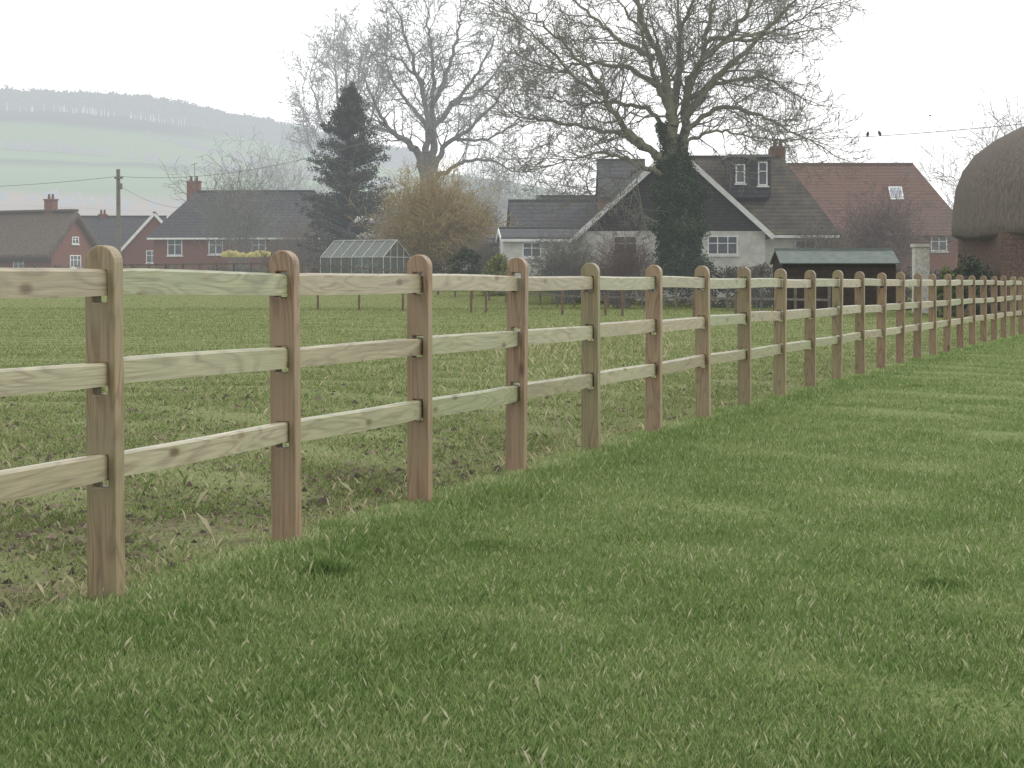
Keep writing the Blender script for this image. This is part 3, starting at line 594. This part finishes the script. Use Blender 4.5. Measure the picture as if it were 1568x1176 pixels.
a=Acc(); a.box(-.33,.33,-.5,.5,.05,.105); o=a.make("skylight_glass",M("roof_glass",(.30,.33,.37),(.4,.43,.47),1,.1,.08),rh_); o.location=(2.15,yv,zv); o.rotation_euler=(sl,0,0)
MG=dict(M80); MG['grn']=M("green_felt",(.11,.135,.125),(.16,.185,.17),3,.95,.03); MG['brn']=M("shed_boards",(.03,.024,.02),(.065,.048,.038),8,.85,.02,rows=4)
house("garden_shed",B(1288,86),88,math.radians(2),4.7,2.4,2.0,.48,0,0,MG,'brn','grn',ov=.2,rt=.05,barge=False)
m_pier=M("white_brick_pier",(.38,.37,.33),(.6,.59,.55),9,.85,.02)
a=Acc(); a.box(-.28,.28,-.28,.28,0,2.5); a.box(-.34,.34,-.34,.34,2.501,2.62); o=a.make("gate_pier",m_pier); o.location=(B(1410,80),80,0)
# thatched cottage right
tc_=empty("thatched_cottage"); cyr=76.; cxr=B(1462,76)+4.6
prof_=[(4.3,2.78),(4.42,2.86),(4.45,3.2),(4.4,3.9),(4.32,4.6),(4.1,5.2),(3.65,5.8),(2.95,6.35),(2.1,6.8),(1.1,7.05),(.02,7.1)]
v=[];f_=[]; ns_=96
for k,(r,z) in enumerate([(3.6,2.7)]+prof_):
    for j in range(ns_):
        a=2*math.pi*j/ns_; c_,s_=math.cos(a),math.sin(a); q=(abs(c_)**3+abs(s_)**3)**(-1/3)
        rr=r*q*(1+.006*math.sin(7*a+z)+.004*math.sin(19*a+z*3)); bump=.18*math.exp(-((a-3.4)/.2)**2)*math.exp(-((z-4.2)/.35)**2)
        v.append((rr*c_*1.0+2.5*max(0,c_)-bump,rr*s_,z+.06*math.sin(5*a)*(z<3.2)))
for k in range(len(prof_)):
    for j in range(ns_): f_.append((k*ns_+j,k*ns_+(j+1)%ns_,(k+1)*ns_+(j+1)%ns_,(k+1)*ns_+j))
o=poly("thatch_roof",v,f_,M("thatch_fine",(.085,.07,.06),(.16,.135,.112),14,1,.04,(1,1,.22),.35,detail=8),tc_,True); o.location=(cxr,cyr,0)
a=Acc(); a.box(cxr-3.75,cxr+5.5,cyr-3.5,cyr+3.5,0,2.95); a.make("walls",M("old_brick",(.08,.05,.045),(.18,.12,.095),10,.9,.03,rows=5),tc_)
window(tc_,(cxr-1.9,cyr-3.5,2.1),(1,0,0),(0,-1,0),1.1,.9,3,M80); window(tc_,(cxr+1.6,cyr-3.5,2.1),(1,0,0),(0,-1,0),1.2,.9,3,M80)
# greenhouse
gh=empty("greenhouse",(B(556,116),118,float(gz(118))-.3),math.radians(-28)); fr=Acc(); Lg,Dg,eh,rgh=2.05,1.45,1.75,2.7
for i in range(7):
    x=-Lg+2*Lg*i/6
    for s in (-1,1): fr.beam((x,s*Dg,0),(x,s*Dg,eh),.04,.04); fr.beam((x,s*Dg,eh),(x,0,rgh),.04,.04)
for s in (-1,1):
    fr.beam((-Lg,s*Dg,eh),(Lg,s*Dg,eh),.06,.06); fr.beam((-Lg,s*Dg,.6),(Lg,s*Dg,.6),.05,.05)
    for yv in (-.7,0,.7): fr.beam((s*Lg,yv,0),(s*Lg,yv,rgh-(rgh-eh)*abs(yv)/Dg),.04,.04)
    fr.beam((s*Lg,-Dg,eh),(s*Lg,Dg,eh),.04,.04)
fr.beam((-Lg,0,rgh),(Lg,0,rgh),.07,.07); fr.make("frame",M("aluminium_frame",(.3,.3,.3),(.42,.42,.42),3,.5,.06),gh)
m,nt,p,out=newmat("greenhouse_glass"); p.inputs['Base Color'].default_value=(.17,.19,.18,1); p.inputs['Roughness'].default_value=.25; tr=N(nt,'ShaderNodeBsdfTransparent'); mx=N(nt,'ShaderNodeMixShader'); mx.inputs[0].default_value=.6
nt.links.new(tr.outputs[0],mx.inputs[1]); nt.links.new(p.outputs[0],mx.inputs[2]); nt.links.new(mx.outputs[0],out.inputs[0])
l,dg=Lg-.01,Dg-.01
poly("panes",[(-l,-dg,0),(l,-dg,0),(l,dg,0),(-l,dg,0),(-l,-dg,eh),(l,-dg,eh),(l,dg,eh),(-l,dg,eh),(-l,0,rgh-.02),(l,0,rgh-.02)],[(0,1,5,4),(2,3,7,6),(1,2,6,9,5),(3,0,4,8,7),(4,5,9,8),(6,7,8,9)],m,gh)
v=[];f_=[]
for i in range(15):
    for j in range(7):
        x=-1.6+3.2*i/14; a=math.pi*j/6; r=.26+.07*math.sin(i*.7)+.05*math.sin(i*2.9+j); v.append((x,-math.cos(a)*.6,math.sin(a)*r*1.4))
for i in range(14):
    for j in range(6): f_.append((i*7+j,(i+1)*7+j,(i+1)*7+j+1,i*7+j+1))
o=poly("yellow_tarpaulin",v,f_,M("tarp_yellow",(.16,.15,.05),(.36,.31,.08),3,.6,.1),None,True); o.location=(B(378,138),138,Z(394,138))

m_old=M("weathered_timber",(.08,.072,.058),(.17,.15,.12),6,.9,.04,(1,1,1)); a=Acc(); pts=[]
for k in range(44):
    t=k/43; d=132-t*52; px=150+t*1120; pts.append((B(px,d),d))
for (x,y) in pts:
    z0=float(gz(y)); a.box(x-.05,x+.05,y-.05,y+.05,z0-.1,z0+1.2+random.uniform(-.1,.05))
for (x0,y0),(x1,y1) in zip(pts[:-1],pts[1:]):
    for z in (.5,1.05): a.beam((x0,y0-.07,float(gz(y0))+z),(x1,y1-.07,float(gz(y1))+z),.04,.09)
a.make("paddock_boundary_fence",m_old)
a=Acc()
for k in range(13):
    t=(k+random.uniform(-.3,.3))/12; d=92-t*26; px=500+t*620; x=B(px,d); a.box(x-.045,x+.045,d-.045,d+.045,-.1,.9+random.uniform(-.2,.1))
a.make("fence_stakes",M("stake_wood",(.10,.07,.05),(.18,.12,.08),6,.9,.03))

mp_=M("pole_wood",(.12,.105,.09),(.17,.155,.13),3,.9,.1); mw=M("cable",(.06,.06,.06),(.08,.08,.08),3,.6,.15)
ep=empty("utility_pole"); dp=130; S=[(B(182,dp),dp,0,B(181,dp),dp,Z(260,dp),.16,.12)]; segmesh("pole",S,mp_,8,ep)
a=Acc(); a.box(B(176,dp),B(189,dp),dp-.2,dp-.1,Z(274,dp),Z(271,dp)); a.box(B(184,dp),B(188,dp),dp-.3,dp-.1,Z(290,dp),Z(281,dp)); a.make("crossarm",mp_,ep)
def wpt(a,b,sag,t): return Vector(a).lerp(Vector(b),t)+Vector((0,0,-sag*4*t*(1-t)))
def wire(name,a,b,sag,r,par=None):
    n=24; P=[wpt(a,b,sag,i/n) for i in range(n+1)]
    return segmesh(name,[(*P[i],*P[i+1],r,r) for i in range(n)],mw,4,par)
wire("overhead_wire",W(-300,282,150),W(182,270,130),.5,.014); wire("overhead_wire",W(182,270,130),W(640,190,100),.9,.014)
wire("overhead_wire",W(184,285,130),W(275,318,158),.3,.012)
wa,wb=W(1190,214,112),W(1760,168,64); wire("overhead_wire",wa,wb,.2,.014)
segmesh("television_aerial",[(*W(1202,250,112),*W(1203,135,112),.03,.02),(*W(1196,138,112),*W(1210,138,112),.012,.012)],mw,5)
segmesh("television_aerial",[(*W(298,300,160),*W(298,250,160),.03,.02),(*W(292,253,160),*W(302,250,160),.02,.02)],mw,5)
mb=M("bird_feathers",(.02,.02,.025),(.05,.05,.06),9,.8,.04)
def bird(loc,rz,fly=False,sc_=1.):
    v=[];f_=[]; prof=[(-.19,.012),(-.12,.03),(-.05,.065),(.03,.08),(.09,.06),(.12,.042),(.15,.045),(.175,.03),(.205,.004)]
    for k,(x,r) in enumerate(prof):
        for j in range(8):
            a=2*math.pi*j/8; v.append((x,r*math.cos(a),r*math.sin(a)+x*(0 if fly else .75)+(.10 if not fly else 0)))
    for k in range(len(prof)-1):
        for j in range(8): f_.append((k*8+j,k*8+(j+1)%8,(k+1)*8+(j+1)%8,(k+1)*8+j))
    if fly:
        n=len(v); v+=[(.05,0,.02),(-.06,0,.02),(-.08,.35,.12),(.02,.25,.1),(-.08,-.35,.12),(.02,-.25,.1)]; f_+=[(n,n+3,n+2,n+1),(n+1,n+4,n+5,n)]
    o=poly("perched_bird" if not fly else "flying_bird",v,f_,mb,None,True); o.location=loc; o.rotation_euler=(0,0,rz); o.scale=(sc_,)*3
def onwire(px):
    best=min((i/400 for i in range(401)),key=lambda t:abs(wpt(wa,wb,.2,t).x/wpt(wa,wb,.2,t).y*F+CX-px)); return wpt(wa,wb,.2,best)
bird(onwire(1329),1.3,False,.95); bird(onwire(1347),1.7,False,.95); bird(W(1424,177,210),.8,True)

# ------------------------------------------------------------------ light
w=bpy.data.worlds.new("World"); sc.world=w; w.use_nodes=True; nt=w.node_tree; bg=nt.nodes['Background']
sky=nt.nodes.new('ShaderNodeTexSky'); sky.sky_type='NISHITA'; sky.sun_disc=False; sky.sun_elevation=math.radians(42); sky.sun_rotation=math.radians(75); sky.dust_density=4
hs=nt.nodes.new('ShaderNodeHueSaturation'); hs.inputs['Saturation'].default_value=.3; nt.links.new(sky.outputs[0],hs.inputs['Color'])
mx=nt.nodes.new('ShaderNodeMix'); mx.data_type='RGBA'; mx.inputs[0].default_value=.88; nt.links.new(hs.outputs[0],mx.inputs[6]); mx.inputs[7].default_value=(10.0,10.1,10.1,1)
nt.links.new(mx.outputs[2],bg.inputs[0]); bg.inputs[1].default_value=.145
sl=bpy.data.lights.new("sun",'SUN'); sl.energy=1.5; sl.angle=math.radians(20); sl.color=(1,.97,.92); so=bpy.data.objects.new("sun",sl)
az=math.radians(75); el=math.radians(42); dv=Vector((math.sin(az)*math.cos(el),math.cos(az)*math.cos(el),math.sin(el))); so.rotation_euler=dv.to_track_quat('Z','Y').to_euler(); so.location=(20,0,30); link(so)
cam=bpy.data.cameras.new("camera"); cam.sensor_width=36; cam.lens=36*F/1568; cam.shift_y=-155/1568; cam.clip_end=8000; cam.clip_start=.1
co_=bpy.data.objects.new("camera",cam); co_.location=(0,0,EYE); co_.rotation_euler=(math.pi/2,0,0); link(co_); sc.camera=co_
sc.view_settings.view_transform='Standard'; sc.view_settings.look='None'; sc.view_settings.exposure=0
